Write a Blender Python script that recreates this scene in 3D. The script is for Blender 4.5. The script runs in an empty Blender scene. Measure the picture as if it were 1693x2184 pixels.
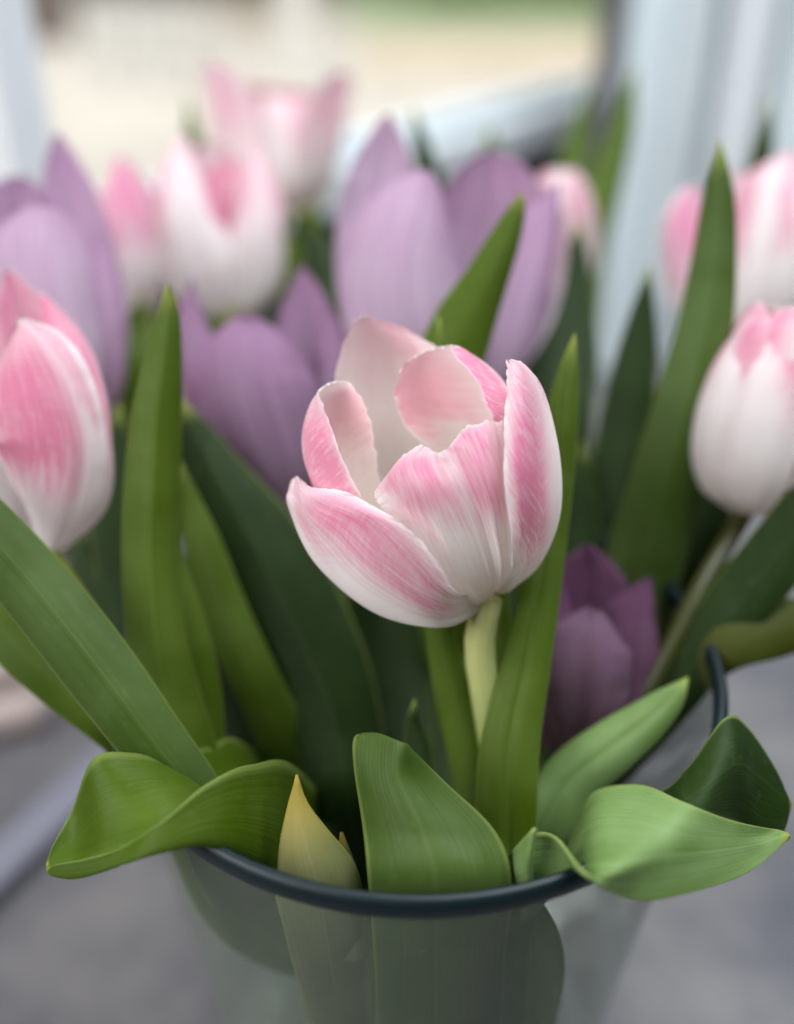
import bpy, math, random
import numpy as np
from mathutils import Vector

# ------------------------------------------------------------------ camera, world, light
sc = bpy.context.scene
PITCH = math.radians(32.0)
CAM_Z = 0.350                       # metres above the sill
FPX = 2133.0                        # focal length in units of a 1693-wide picture
CX, CY = 846.5, 1092.0
cam_d = bpy.data.cameras.new('camera')
cam = bpy.data.objects.new('camera', cam_d)
sc.collection.objects.link(cam)
cam.location = (0, 0, CAM_Z)
cam.rotation_euler = (math.pi / 2 - PITCH, 0, 0)
cam_d.sensor_fit = 'HORIZONTAL'
cam_d.sensor_width = 24.0
cam_d.lens = 24.0 * FPX / 1693.0
cam_d.clip_start = 0.01
cam_d.clip_end = 100.0
cam_d.dof.use_dof = True
cam_d.dof.focus_distance = 0.2165
cam_d.dof.aperture_fstop = 2.45
sc.camera = cam

world = bpy.data.worlds.new('World'); sc.world = world
world.use_nodes = True
bg = world.node_tree.nodes['Background']
bg.inputs[0].default_value = (0.86, 0.93, 1.0, 1)
bg.inputs[1].default_value = 0.04

def area(name, loc, target, size, power, col):
    l = bpy.data.lights.new(name, 'AREA'); l.shape = 'RECTANGLE'
    l.size, l.size_y = size; l.energy = power; l.color = col
    o = bpy.data.objects.new(name, l); sc.collection.objects.link(o)
    o.location = loc
    o.rotation_euler = (Vector(target) - Vector(loc)).to_track_quat('-Z', 'Y').to_euler()
    return o
area('window_light_left', (-0.85, -0.22, 0.85), (0.0, 0.22, 0.2), (0.9, 0.9), 16.5, (0.98, 0.98, 1.0))
area('window_light_above', (0.40, 0.42, 1.30), (0.05, 0.32, 0.15), (1.2, 0.8), 26.0, (0.88, 0.95, 1.0))
area('courtyard_daylight', (-0.3, 6.2, 5.2), (-0.3, 8.2, -0.75), (14.0, 7.0), 1150.0, (1.0, 0.98, 0.95)).data.spread = math.radians(130)

sc.view_settings.view_transform = 'Standard'
sc.view_settings.look = 'None'
sc.view_settings.gamma = 1.0
sc.view_settings.exposure = 0.15
sc.cycles.max_bounces = 10
sc.cycles.transparent_max_bounces = 16
sc.cycles.use_denoising = True

# ------------------------------------------------------------------ helpers
FWD = Vector((0, math.cos(PITCH), -math.sin(PITCH)))
UP = Vector((0, math.sin(PITCH), math.cos(PITCH)))
RT = Vector((1, 0, 0))
CAM = Vector((0, 0, CAM_Z))
def ray(x, y):
    return FWD + RT * ((x - CX) / FPX) - UP * ((y - CY) / FPX)
def P(x, y, d):                      # d in cm from the lens -> world metres
    return CAM + ray(x, y) * (d * 0.01)
def on_z(x, y, z):
    r = ray(x, y); return CAM + r * ((z - CAM_Z) / r.z)

def mesh_obj(name, verts, faces, mat, parent=None, uvs=None, smooth=True):
    me = bpy.data.meshes.new(name)
    me.from_pydata([tuple(v) for v in verts], [], faces)
    if uvs is not None:
        uvl = me.uv_layers.new(name='UVMap')
        li = np.empty(len(me.loops), dtype=np.int32)
        me.loops.foreach_get('vertex_index', li)
        uvl.data.foreach_set('uv', np.asarray(uvs, dtype=np.float32)[li].ravel())
    if smooth:
        me.polygons.foreach_set('use_smooth', [True] * len(me.polygons))
    me.materials.append(mat)
    me.update()
    o = bpy.data.objects.new(name, me); sc.collection.objects.link(o)
    if parent: o.parent = parent; o.matrix_parent_inverse = parent.matrix_world.inverted()
    return o

def empty(name, loc, label, cat, group=None):
    o = bpy.data.objects.new(name, None); sc.collection.objects.link(o)
    o.empty_display_size = 0.01
    o.location = loc; o['label'] = label; o['category'] = cat
    if group: o['group'] = group
    bpy.context.view_layer.update()
    return o

def grid_faces(nv, nu):
    f = []
    for i in range(nv - 1):
        for j in range(nu - 1):
            a = i * nu + j
            f.append((a, a + 1, a + nu + 1, a + nu))
    return f

def catmull(pts, t):
    """pts (n,k) array, t array in [0,1] -> values; passes through the points."""
    pts = np.asarray(pts, float); n = len(pts)
    x = np.clip(t, 0, 1) * (n - 1)
    i = np.minimum(x.astype(int), n - 2); f = (x - i)[:, None]
    ext = np.vstack([2 * pts[0] - pts[1], pts, 2 * pts[-1] - pts[-2]])
    p0, p1, p2, p3 = ext[i], ext[i + 1], ext[i + 2], ext[i + 3]
    return 0.5 * (2 * p1 + (p2 - p0) * f + (2 * p0 - 5 * p1 + 4 * p2 - p3) * f ** 2 + (3 * p1 - p0 - 3 * p2 + p3) * f ** 3)

def chord_spline(rows, t):
    """cubic through rows, parameter by distance along the first three columns (no overshoot on uneven spacing)"""
    rows = np.asarray(rows, float)
    dl = np.maximum(np.linalg.norm(np.diff(rows[:, :3], axis=0), axis=1), 1e-6) ** .75
    u = np.concatenate([[0], np.cumsum(dl)]); u /= u[-1]
    h = np.diff(u)[:, None]; sl = np.diff(rows, axis=0) / h
    m = np.empty_like(rows); m[0] = sl[0]; m[-1] = sl[-1]
    m[1:-1] = (sl[:-1] * h[1:] + sl[1:] * h[:-1]) / (h[1:] + h[:-1])
    i = np.clip(np.searchsorted(u, t, side='right') - 1, 0, len(u) - 2)
    hh = h[i]; f = ((t - u[i]) / hh[:, 0])[:, None]
    return ((1 + 2 * f) * (1 - f) ** 2 * rows[i] + f * (1 - f) ** 2 * hh * m[i] + f * f * (3 - 2 * f) * rows[i + 1] + f * f * (f - 1) * hh * m[i + 1])

def catmull_net(net, V, U):
    """net (r,c,3); V,U arrays of same shape (params 0..1)"""
    net = np.asarray(net, float); r, c, _ = net.shape
    def ext(a, ax):
        a = np.moveaxis(a, ax, 0)
        a = np.concatenate([[2 * a[0] - a[1]], a, [2 * a[-1] - a[-2]]])
        return np.moveaxis(a, 0, ax)
    E = ext(ext(net, 0), 1)
    def wts(f):
        return [0.5 * (-f + 2 * f ** 2 - f ** 3), 0.5 * (2 - 5 * f ** 2 + 3 * f ** 3), 0.5 * (f + 4 * f ** 2 - 3 * f ** 3), 0.5 * (-f ** 2 + f ** 3)]
    xv = np.clip(V, 0, 1) * (r - 1); iv = np.minimum(xv.astype(int), r - 2); wv = wts(xv - iv)
    xu = np.clip(U, 0, 1) * (c - 1); iu = np.minimum(xu.astype(int), c - 2); wu = wts(xu - iu)
    out = np.zeros(V.shape + (3,))
    for a in range(4):
        for b in range(4):
            out += (wv[a] * wu[b])[..., None] * E[iv + a, iu + b]
    return out

def wob(x, seed, oct=4, base=1.0):
    rs = np.random.RandomState(seed); y = np.zeros_like(x)
    for k in range(oct):
        y += np.sin(x * base * (2.1 ** k) + rs.rand() * 6.28) * rs.uniform(.6, 1) / (1.7 ** k)
    return y / 2.0

def normals_of(G):
    dv = np.gradient(G, axis=0); du = np.gradient(G, axis=1)
    n = np.cross(du, dv); l = np.linalg.norm(n, axis=2, keepdims=True)
    return n / np.maximum(l, 1e-12)

def build_grid(name, G, S, V, mat, parent, thick=0.0):
    nv, nu, _ = G.shape
    uv = np.stack([(S + 1) * .5, V], -1).reshape(-1, 2)
    o = mesh_obj(name, G.reshape(-1, 3), grid_faces(nv, nu), mat, parent, uv)
    if thick > 0:
        m = o.modifiers.new('thickness', 'SOLIDIFY'); m.thickness = thick; m.offset = 0.0
    return o

def ribbon(name, pts, mat, parent, cup=30, tip='sharp', thick=0.0, nv=44, nu=17, wave=0.0, seed=0,
           ragged=0.0, crease=0.0, ruffle=0.0, ripple=0.0):
    """pts: (x, y, d, wl, wr, roll, cup) in picture units / cm, or ('w', (x,y,z), halfwidth_m)."""
    rows = []
    for p in pts:
        if p[0] == 'w':
            rows.append([*p[1], p[2], p[2], 0, cup]); continue
        x, y, d = p[:3]
        wl = p[3] if len(p) > 3 else 0
        wr = p[4] if len(p) > 4 and p[4] is not None else wl
        roll = p[5] if len(p) > 5 else 0
        cu = p[6] if len(p) > 6 else cup
        k = d * 0.01 / FPX
        rows.append([*P(x, y, d), wl * k, wr * k, roll, cu])
    rows = np.array(rows)
    t = np.linspace(0, 1, nv)
    if tip in ('round', 'dome'):
        t = 1 - (1 - t) ** 1.35
    R = chord_spline(rows, t)
    C = R[:, :3]; T = np.gradient(C, t, axis=0)
    T /= np.linalg.norm(T, axis=1, keepdims=True)
    N = np.array(CAM)[None] - C
    N /= np.linalg.norm(N, axis=1, keepdims=True)
    N -= (N * T).sum(1, keepdims=True) * T
    kw = max(3, nv // 7) | 1; ker = np.hanning(kw + 2)[1:-1]; ker /= ker.sum()
    N = np.stack([np.convolve(np.pad(N[:, q_], kw // 2, 'edge'), ker, 'valid') for q_ in range(3)], 1)
    N -= (N * T).sum(1, keepdims=True) * T
    N /= np.maximum(np.linalg.norm(N, axis=1, keepdims=True), 1e-9)
    S = np.cross(T, N)
    ro = np.radians(R[:, 5])[:, None]
    S2 = S * np.cos(ro) + N * np.sin(ro); N2 = N * np.cos(ro) - S * np.sin(ro)
    wl = np.maximum(R[:, 3], 0); wr = np.maximum(R[:, 4], 0)
    if tip == 'round':
        k = np.clip((t - .74) / .26, 0, 1); prof = np.maximum(1 - k ** 1.9, 0) ** .62; wl, wr = wl * prof, wr * prof
    elif tip == 'dome':
        k = np.clip((t - .76) / .24, 0, 1); prof = np.sqrt(np.maximum(1 - k ** 2.3, 0)); wl, wr = wl * prof, wr * prof
    elif tip == 'blunt':
        k = np.clip((t - .93) / .07, 0, 1); prof = np.sqrt(np.maximum(1 - .75 * k ** 2.2, 0)); wl, wr = wl * prof, wr * prof
    s = np.linspace(-1, 1, nu)
    c = np.radians(R[:, 6]); c = np.where(np.abs(c) < .02, .02, c)[:, None]
    w = np.where(s[None] < 0, wl[:, None], wr[:, None])
    a = w * np.sin(s[None] * c) / np.sin(np.abs(c)) * np.sign(c)
    b = w * (1 - np.cos(s[None] * c)) / np.sin(np.abs(c)) * np.sign(c)
    b = np.where(c > 0, np.abs(b), -np.abs(b))
    if crease:
        b = b + crease * np.exp(-(s[None] / .10) ** 2) * np.minimum(w / .006, 1)
    if wave:
        b = b + wave * (np.abs(s[None]) ** 2) * wob(t * 9 + 0 * t, seed)[:, None] * np.sign(s)[None]
    if ripple:
        b = b + ripple * wob(s * 5.5, seed + 2, 3)[None] * np.minimum(w / .008, 1) + ripple * 1.2 * np.exp(-(s[None] / .14) ** 2) * np.minimum(w / .008, 1)
    if ruffle:
        b = b + ruffle * wob(s * 7, seed + 5)[None] * (t[:, None] ** 2)
    G = C[:, None] + S2[:, None] * a[..., None] - N2[:, None] * b[..., None]
    if ragged:
        k = np.clip((t - .75) / .25, 0, 1)[:, None, None] ** 2
        G = G - T[:, None] * (ragged * np.abs(wob(s * 14, seed + 9, 5)))[None, :, None] * k
    SS = np.repeat(s[None], nv, 0); VV = np.repeat(t[:, None], nu, 1)
    return build_grid(name, G, SS, VV, mat, parent, thick)

def net_surface(name, net, mat, parent, conv, nv=70, nu=50, ragged=0.0, side_ragged=0.0, wrinkle=0.0, seed=0, thick=0.0, lead=None, crinkle=0.0):
    W = np.array([[tuple(conv(*p)) for p in row] for row in net])
    if lead is not None:             # an extra row that runs down to the stem
        c = np.array(lead); m = W[0].mean(0)
        W = np.concatenate([(c + (W[0] - m) * .35)[None], W])
    v = np.linspace(0, 1, nv); s = np.linspace(-1, 1, nu)
    V, S = np.meshgrid(v, s, indexing='ij')
    Ve = V * (1 - ragged * np.abs(wob(S * 9, seed, 6)) * np.clip((V - .6) / .4, 0, 1))
    Se = S * (1 - side_ragged * np.abs(wob(V * 16, seed + 3, 5)) * np.clip((np.abs(S) - .5) * 2, 0, 1))
    G = catmull_net(W, Ve, (Se + 1) / 2)
    if wrinkle:
        n = normals_of(G)
        h = (wob(S * 13 + .6 * np.sin(V * 5), seed + 1, 4) * (1.1 - V) + .5 * wob(S * 5 + V * 7, seed + 2, 3)) * np.clip(V * 5, 0, 1)
        G = G + n * (wrinkle * h)[..., None]
    if crinkle:
        n = normals_of(G)
        em = np.clip((np.abs(S) - .80) / .2, 0, 1) ** 1.5 * wob(V * 34 + S * 3, seed + 7, 4) + np.clip((V - .86) / .14, 0, 1) ** 1.5 * wob(S * 24 + V * 3, seed + 8, 4)
        G = G + n * (crinkle * em)[..., None]
    return build_grid(name, G, S, V, mat, parent, thick)

def tube(name, pts, radii, mat, parent, n=12, nv=24):
    rows = np.array([[*p, r] for p, r in zip(pts, radii)])
    t = np.linspace(0, 1, nv); R = chord_spline(rows, t); C = R[:, :3]
    T = np.gradient(C, axis=0); T /= np.linalg.norm(T, axis=1, keepdims=True)
    A = np.cross(T, [0.13, 0.98, .1]); A /= np.linalg.norm(A, axis=1, keepdims=True); B = np.cross(T, A)
    th = np.linspace(0, 2 * np.pi, n, endpoint=False)
    G = C[:, None] + (A[:, None] * np.cos(th)[None, :, None] + B[:, None] * np.sin(th)[None, :, None]) * R[:, 3][:, None, None]
    f = []
    for i in range(nv - 1):
        for j in range(n):
            a = i * n + j; b = i * n + (j + 1) % n
            f.append((a, b, b + n, a + n))
    f.append(tuple(range(n))[::-1]); f.append(tuple(range((nv - 1) * n, nv * n)))
    uv = np.stack(np.meshgrid(t, th / 6.283, indexing='ij')[::-1], -1).reshape(-1, 2)
    return mesh_obj(name, G.reshape(-1, 3), f, mat, parent, uv)

def box(name, c, size, mat, parent=None, rz=0.0, bevel=0.0):
    x, y, z = [k / 2 for k in size]
    vs = [Vector((a * x, b * y, e * z)) for a in (-1, 1) for b in (-1, 1) for e in (-1, 1)]
    cr, sr = math.cos(rz), math.sin(rz)
    vs = [Vector((v.x * cr - v.y * sr + c[0], v.x * sr + v.y * cr + c[1], v.z + c[2])) for v in vs]
    f = [(0, 1, 3, 2), (4, 6, 7, 5), (0, 4, 5, 1), (2, 3, 7, 6), (0, 2, 6, 4), (1, 5, 7, 3)]
    o = mesh_obj(name, vs, f, mat, parent, smooth=False)
    if bevel:
        m = o.modifiers.new('bevel', 'BEVEL'); m.width = bevel; m.segments = 3
    return o

# ------------------------------------------------------------------ materials
class NT:
    def __init__(s, name):
        s.m = bpy.data.materials.new(name); s.m.use_nodes = True
        s.t = s.m.node_tree; s.t.nodes.clear()
        s.out = s.t.nodes.new('ShaderNodeOutputMaterial')
    def n(s, typ, **kw):
        o = s.t.nodes.new(typ)
        for k, v in kw.items(): setattr(o, k, v)
        return o
    def l(s, a, b): s.t.links.new(a, b)
    def val(s, sock, v):
        if hasattr(v, 'is_output'): s.l(v, sock)
        else: sock.default_value = v
    def math(s, op, a, b=0.0, c=None, clamp=False):
        o = s.n('ShaderNodeMath', operation=op, use_clamp=clamp)
        s.val(o.inputs[0], a); s.val(o.inputs[1], b)
        if c is not None: s.val(o.inputs[2], c)
        return o.outputs[0]
    def ss(s, x, a, b, lo=0.0, hi=1.0):
        o = s.n('ShaderNodeMapRange', interpolation_type='SMOOTHSTEP')
        s.val(o.inputs[0], x); o.inputs[1].default_value = a; o.inputs[2].default_value = b
        o.inputs[3].default_value = lo; o.inputs[4].default_value = hi
        return o.outputs[0]
    def mix(s, f, a, b):
        o = s.n('ShaderNodeMix', data_type='RGBA')
        s.val(o.inputs[0], f)
        for k, v in ((6, a), (7, b)):
            if hasattr(v, 'is_output'): s.l(v, o.inputs[k])
            else: o.inputs[k].default_value = (*v, 1)
        return o.outputs[2]
    def noise(s, vec, scale=1.0, detail=4.0, rough=.55):
        o = s.n('ShaderNodeTexNoise'); s.l(vec, o.inputs['Vector'])
        o.inputs['Scale'].default_value = scale; o.inputs['Detail'].default_value = detail; o.inputs['Roughness'].default_value = rough
        return o.outputs['Fac']
    def comb(s, x, y, z=0.0):
        o = s.n('ShaderNodeCombineXYZ')
        for i, v in enumerate((x, y, z)): s.val(o.inputs[i], v)
        return o.outputs[0]
    def suv(s):
        u = s.n('ShaderNodeUVMap'); u.uv_map = 'UVMap'
        sp = s.n('ShaderNodeSeparateXYZ'); s.l(u.outputs[0], sp.inputs[0])
        S = s.math('MULTIPLY_ADD', sp.outputs[0], 2.0, -1.0)
        return S, sp.outputs[1]
    def bump(s, h, strength, dist=.001):
        o = s.n('ShaderNodeBump'); o.inputs['Strength'].default_value = strength; o.inputs['Distance'].default_value = dist
        s.l(h, o.inputs['Height']); return o.outputs[0]
    def thin(s, col, tcol, trans, rough=.5, spec=.3, normal=None):
        p = s.n('ShaderNodeBsdfPrincipled'); s.val(p.inputs['Base Color'], col if hasattr(col, 'is_output') else (*col, 1))
        p.inputs['Roughness'].default_value = rough; p.inputs['Specular IOR Level'].default_value = spec
        t = s.n('ShaderNodeBsdfTranslucent'); s.val(t.inputs[0], tcol if hasattr(tcol, 'is_output') else (*tcol, 1))
        if normal is not None: s.l(normal, p.inputs['Normal'])
        m = s.n('ShaderNodeMixShader'); s.val(m.inputs[0], trans)
        s.l(p.outputs[0], m.inputs[1]); s.l(t.outputs[0], m.inputs[2]); s.l(m.outputs[0], s.out.inputs[0])

WHITE = (0.88, 0.845, 0.835)
def pink_petal(name, bands, ibands, pink=(0.76, 0.20, 0.37), inner_pink=(0.85, 0.36, 0.44), seed=0.0, cross=.5, basecol=(0.80, 0.76, 0.55),
               incol=(.88, .81, .74), edge_w=.6):
    """bands: (s centre, s width, v start, v full, strength, v fade start, strength left at the tip)"""
    t = NT(name); S, V = t.suv(); A = t.math('ABSOLUTE', S)
    along = t.noise(t.comb(t.math('MULTIPLY', S, 20.0), t.math('MULTIPLY', V, 1.8), seed), 1.0, 5, .62)
    feath = t.noise(t.comb(t.math('MULTIPLY', S, 4.0), t.math('MULTIPLY', t.math('MULTIPLY_ADD', A, -.22, V), 62.0), seed + 3), 1.0, 4, .68)
    fan = t.noise(t.comb(t.math('MULTIPLY', t.math('MULTIPLY', S, t.math('ADD', V, .35)), 46.0), t.math('MULTIPLY', V, 3.0), seed + 9), 1.0, 3, .6)
    big = t.noise(t.comb(t.math('MULTIPLY', S, 2.0), t.math('MULTIPLY', V, 3.0), seed + 7), 1.0, 3, .5)
    grain = t.math('ADD', t.math('MULTIPLY', t.math('MULTIPLY_ADD', along, .5, t.math('MULTIPLY', fan, .5)), 1.0 - cross), t.math('MULTIPLY', feath, cross))
    g0 = t.math('SUBTRACT', grain, .5); b0 = t.math('SUBTRACT', big, .5)
    Sd = t.math('ADD', S, t.math('ADD', t.math('MULTIPLY', t.math('SUBTRACT', feath, .5), .30 * cross + .06), t.math('MULTIPLY', b0, .35)))
    Vd = t.math('ADD', V, t.math('ADD', t.math('MULTIPLY', g0, .30), t.math('MULTIPLY', b0, .30)))
    def mask(bl):
        M = None
        for (sc_, w, lo, hi, amp, ff, fa) in bl:
            g = t.math('DIVIDE', t.math('SUBTRACT', Sd, sc_), w); g = t.math('MULTIPLY', g, g)
            b = t.math('EXPONENT', t.math('MULTIPLY', t.math('MULTIPLY', g, g), -1.0))
            b = t.math('MULTIPLY', b, t.math('MULTIPLY', t.ss(Vd, lo, hi), t.ss(Vd, ff, 1.0, amp, amp * fa)))
            M = b if M is None else t.math('MAXIMUM', M, b)
        return M
    M = t.math('MULTIPLY', mask(bands), t.math('MULTIPLY_ADD', g0, 2.6, .86), clamp=True)
    M = t.math('MULTIPLY', M, t.math('MULTIPLY_ADD', b0, 1.2, 1.0), clamp=True)
    outc = t.mix(M, WHITE, pink)
    outc = t.mix(t.ss(V, .0, .10, .8, 0.0), outc, basecol)
    outc = t.mix(t.math('MULTIPLY', t.ss(along, .52, .85), .12), outc, (.60, .50, .47))
    outc = t.mix(t.math('MULTIPLY', t.math('MULTIPLY', t.ss(A, .02, .22, 1.0, 0.0), t.ss(fan, .42, .62)), .30), outc, (.52, .40, .40))
    outc = t.mix(t.math('MULTIPLY', t.ss(A, .93, 1.0), edge_w), outc, (.90, .84, .83))
    outc = t.mix(t.math('MULTIPLY', t.ss(V, .965, 1.0), edge_w), outc, (.90, .84, .83))
    IM = t.math('MULTIPLY', mask(ibands), t.math('MULTIPLY_ADD', g0, .7, .95), clamp=True)
    inc = t.mix(IM, incol, inner_pink)
    inc = t.mix(t.math('MULTIPLY', t.ss(A, .95, 1.0), .7), inc, (.90, .82, .80))
    geo = t.n('ShaderNodeNewGeometry')
    col = t.mix(geo.outputs['Backfacing'], outc, inc)
    h = t.math('ADD', t.math('MULTIPLY', along, .7), t.math('MULTIPLY', fan, .5))
    t.thin(col, t.mix(.5, outc, inc), .42, .46, .25, t.bump(h, .45, .0006))
    return t.m

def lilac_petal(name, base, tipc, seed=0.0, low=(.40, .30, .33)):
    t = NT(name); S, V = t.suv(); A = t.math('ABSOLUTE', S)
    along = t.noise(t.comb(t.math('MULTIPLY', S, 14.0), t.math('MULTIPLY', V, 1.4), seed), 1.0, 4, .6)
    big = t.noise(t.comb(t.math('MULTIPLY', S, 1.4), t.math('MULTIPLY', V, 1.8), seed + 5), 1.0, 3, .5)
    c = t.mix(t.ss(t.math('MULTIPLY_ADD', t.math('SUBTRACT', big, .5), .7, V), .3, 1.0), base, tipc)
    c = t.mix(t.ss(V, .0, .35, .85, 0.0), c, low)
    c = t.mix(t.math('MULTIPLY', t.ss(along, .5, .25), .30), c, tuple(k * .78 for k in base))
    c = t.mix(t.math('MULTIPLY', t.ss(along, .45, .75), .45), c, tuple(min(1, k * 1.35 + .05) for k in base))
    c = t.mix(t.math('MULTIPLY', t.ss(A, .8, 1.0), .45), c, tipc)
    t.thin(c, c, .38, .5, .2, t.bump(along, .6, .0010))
    return t.m

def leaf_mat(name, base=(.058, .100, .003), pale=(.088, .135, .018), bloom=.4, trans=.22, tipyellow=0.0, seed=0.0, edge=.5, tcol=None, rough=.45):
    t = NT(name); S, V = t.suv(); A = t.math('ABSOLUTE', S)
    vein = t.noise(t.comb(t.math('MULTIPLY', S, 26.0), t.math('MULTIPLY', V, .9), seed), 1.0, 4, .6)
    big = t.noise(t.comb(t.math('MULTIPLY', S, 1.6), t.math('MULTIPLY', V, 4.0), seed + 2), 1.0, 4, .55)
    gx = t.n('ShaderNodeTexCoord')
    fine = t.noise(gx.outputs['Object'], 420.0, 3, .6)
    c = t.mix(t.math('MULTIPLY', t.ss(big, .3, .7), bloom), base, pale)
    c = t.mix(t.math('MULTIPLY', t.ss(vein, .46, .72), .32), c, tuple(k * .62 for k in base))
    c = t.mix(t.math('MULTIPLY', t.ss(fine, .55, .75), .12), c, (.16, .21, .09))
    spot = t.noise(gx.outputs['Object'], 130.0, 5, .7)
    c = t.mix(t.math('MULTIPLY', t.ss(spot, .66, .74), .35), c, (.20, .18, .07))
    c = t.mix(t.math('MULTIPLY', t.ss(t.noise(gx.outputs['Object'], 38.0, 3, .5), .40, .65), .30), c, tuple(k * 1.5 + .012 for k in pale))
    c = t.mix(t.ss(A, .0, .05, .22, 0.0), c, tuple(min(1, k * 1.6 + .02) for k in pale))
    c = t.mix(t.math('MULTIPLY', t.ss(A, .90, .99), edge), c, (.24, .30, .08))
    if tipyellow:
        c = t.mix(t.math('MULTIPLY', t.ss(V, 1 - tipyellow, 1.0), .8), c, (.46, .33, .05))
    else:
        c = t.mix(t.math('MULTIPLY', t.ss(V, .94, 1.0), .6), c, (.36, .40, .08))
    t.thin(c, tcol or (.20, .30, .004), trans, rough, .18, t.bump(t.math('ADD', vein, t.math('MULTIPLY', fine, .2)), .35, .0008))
    return t.m

def stem_mat(name, a, b):
    t = NT(name); S, V = t.suv()
    n = t.noise(t.comb(t.math('MULTIPLY', S, 9.0), t.math('MULTIPLY', V, 3.0)), 1.0, 4)
    c = t.mix(t.ss(V, .55, 1.0), a, b); c = t.mix(t.math('MULTIPLY', t.ss(n, .4, .7), .25), c, tuple(k * .65 for k in a))
    p = t.n('ShaderNodeBsdfPrincipled'); t.l(c, p.inputs['Base Color']); p.inputs['Roughness'].default_value = .42
    p.inputs['Subsurface Weight'].default_value = .15; p.inputs['Subsurface Radius'].default_value = (.003, .003, .001); p.inputs['Subsurface Scale'].default_value = .5
    t.l(t.bump(n, .2, .0006), p.inputs['Normal']); t.l(p.outputs[0], t.out.inputs[0]); return t.m

def paint(name, col, rough=.45, var=.1, scale=8.0, spec=.4, col2=None, bump=.15):
    t = NT(name); g = t.n('ShaderNodeTexCoord')
    n = t.noise(g.outputs['Object'], scale, 6, .6)
    c = t.mix(t.ss(n, .3, .7), tuple(k * (1 - var) for k in col), col2 or tuple(min(1, k * (1 + var)) for k in col))
    p = t.n('ShaderNodeBsdfPrincipled'); t.l(c, p.inputs['Base Color']); p.inputs['Roughness'].default_value = rough
    p.inputs['Specular IOR Level'].default_value = spec
    if bump: t.l(t.bump(t.noise(g.outputs['Object'], scale * 14, 4), bump, .002), p.inputs['Normal'])
    t.l(p.outputs[0], t.out.inputs[0]); return t.m

def thin_glass(name, tint, haze=(.3, .36, .33), hazeamt=.15, rough=.03, refl=.9):
    t = NT(name); lw = t.n('ShaderNodeFresnel'); lw.inputs[0].default_value = 1.5
    tr = t.n('ShaderNodeBsdfTransparent'); tr.inputs[0].default_value = (*tint, 1)
    gl = t.n('ShaderNodeBsdfGlossy'); gl.inputs['Roughness'].default_value = rough
    df = t.n('ShaderNodeBsdfDiffuse'); df.inputs[0].default_value = (*haze, 1)
    m1 = t.n('ShaderNodeMixShader'); m1.inputs[0].default_value = hazeamt
    t.l(tr.outputs[0], m1.inputs[1]); t.l(df.outputs[0], m1.inputs[2])
    m2 = t.n('ShaderNodeMixShader'); t.l(t.math('MULTIPLY', lw.outputs[0], refl, clamp=True), m2.inputs[0])
    t.l(m1.outputs[0], m2.inputs[1]); t.l(gl.outputs[0], m2.inputs[2]); t.l(m2.outputs[0], t.out.inputs[0]); return t.m

M_SILL = paint('grey_stone_sill', (.115, .113, .135), .50, .25, 14.0, .3, (.200, .190, .188))
M_FRAME = paint('white_painted_frame', (.80, .83, .85), .35, .04, 5.0)
M_FRAME2 = paint('bluish_white_frame', (.76, .85, .88), .3, .04, 5.0)
M_GROOVE = paint('grey_gap', (.16, .15, .17), .6, .1)  # dark gaps between frame posts, coloured in as grey strips
M_WALL = paint('dark_grey_wall', (.085, .080, .072), .8, .15, 6.0)
M_PANE = thin_glass('window_glass', (.97, .98, .975), hazeamt=.01, refl=.12)
M_PAVE = paint('beige_paving', (.41, .385, .35), .8, .10, 2.0)
M_HEDGE = paint('hedge_leaves', (.24, .36, .14), .8, .5, 10.0, .2, (.36, .48, .24))
M_SOIL = paint('brown_bed', (.44, .38, .29), .9, .2, 5.0, .2)
M_LAWN = paint('lawn_grass', (.32, .40, .22), .9, .25, 5.0, .2)
M_BROWN = paint('dark_brown_timber', (.14, .11, .10), .7, .2)
M_POSTW = paint('white_render', (.80, .79, .78), .7, .05)
M_RAILG = paint('pale_grey_rail', (.62, .62, .62), .6, .05)

# ------------------------------------------------------------------ setting: sill, wall, window, outside
VC = Vector((0.0048, 0.2025, 0.0)); RIM_Z = 0.1803; RIM_R = 0.0787
def flat(name, quad, z, mat, kind='structure', thick=.02):
    vs = [(x, y, z) for x, y in quad] + [(x, y, z - thick) for x, y in quad]
    n = len(quad)
    f = [tuple(range(n))] + [tuple(range(2 * n - 1, n - 1, -1))] + [(i, i + n, (i + 1) % n + n, (i + 1) % n) for i in range(n)]
    o = mesh_obj(name, vs, f, mat, smooth=False); o['kind'] = kind; return o

WD = Vector((math.cos(math.radians(51)), math.sin(math.radians(51)), 0))   # direction of the window wall
WN = Vector((-WD.y, WD.x, 0))
q = P(1330, 200, 96.0); Q = Vector((q.x, q.y, 0)); RAIL_Z = q.z
def wall_pt(a, off=0.0): return Q + WD * a + WN * off
def hit_wall(x, y):
    r = ray(x, y); k = (Q - CAM).dot(WN) / r.dot(WN); p = CAM + r * k
    return (p - Q).dot(WD), p.z
a_l = hit_wall(-70, 250)[0] + .06; a_r = hit_wall(15, 120)[0]
p0, p1 = wall_pt(-1.35), wall_pt(1.3)
sill = flat('windowsill', [(p0.x, p0.y), (p0.x, -.45), (1.9, -.45), (1.9, p1.y), (p1.x, p1.y)], 0.0, M_SILL, thick=.04)
lower = box('wall', wall_pt(-.05, .052) + Vector((0, 0, (RAIL_Z - .024) / 2)), (2.7, .10, RAIL_Z - .024), M_WALL, rz=math.radians(51)); lower['kind'] = 'structure'

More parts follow.
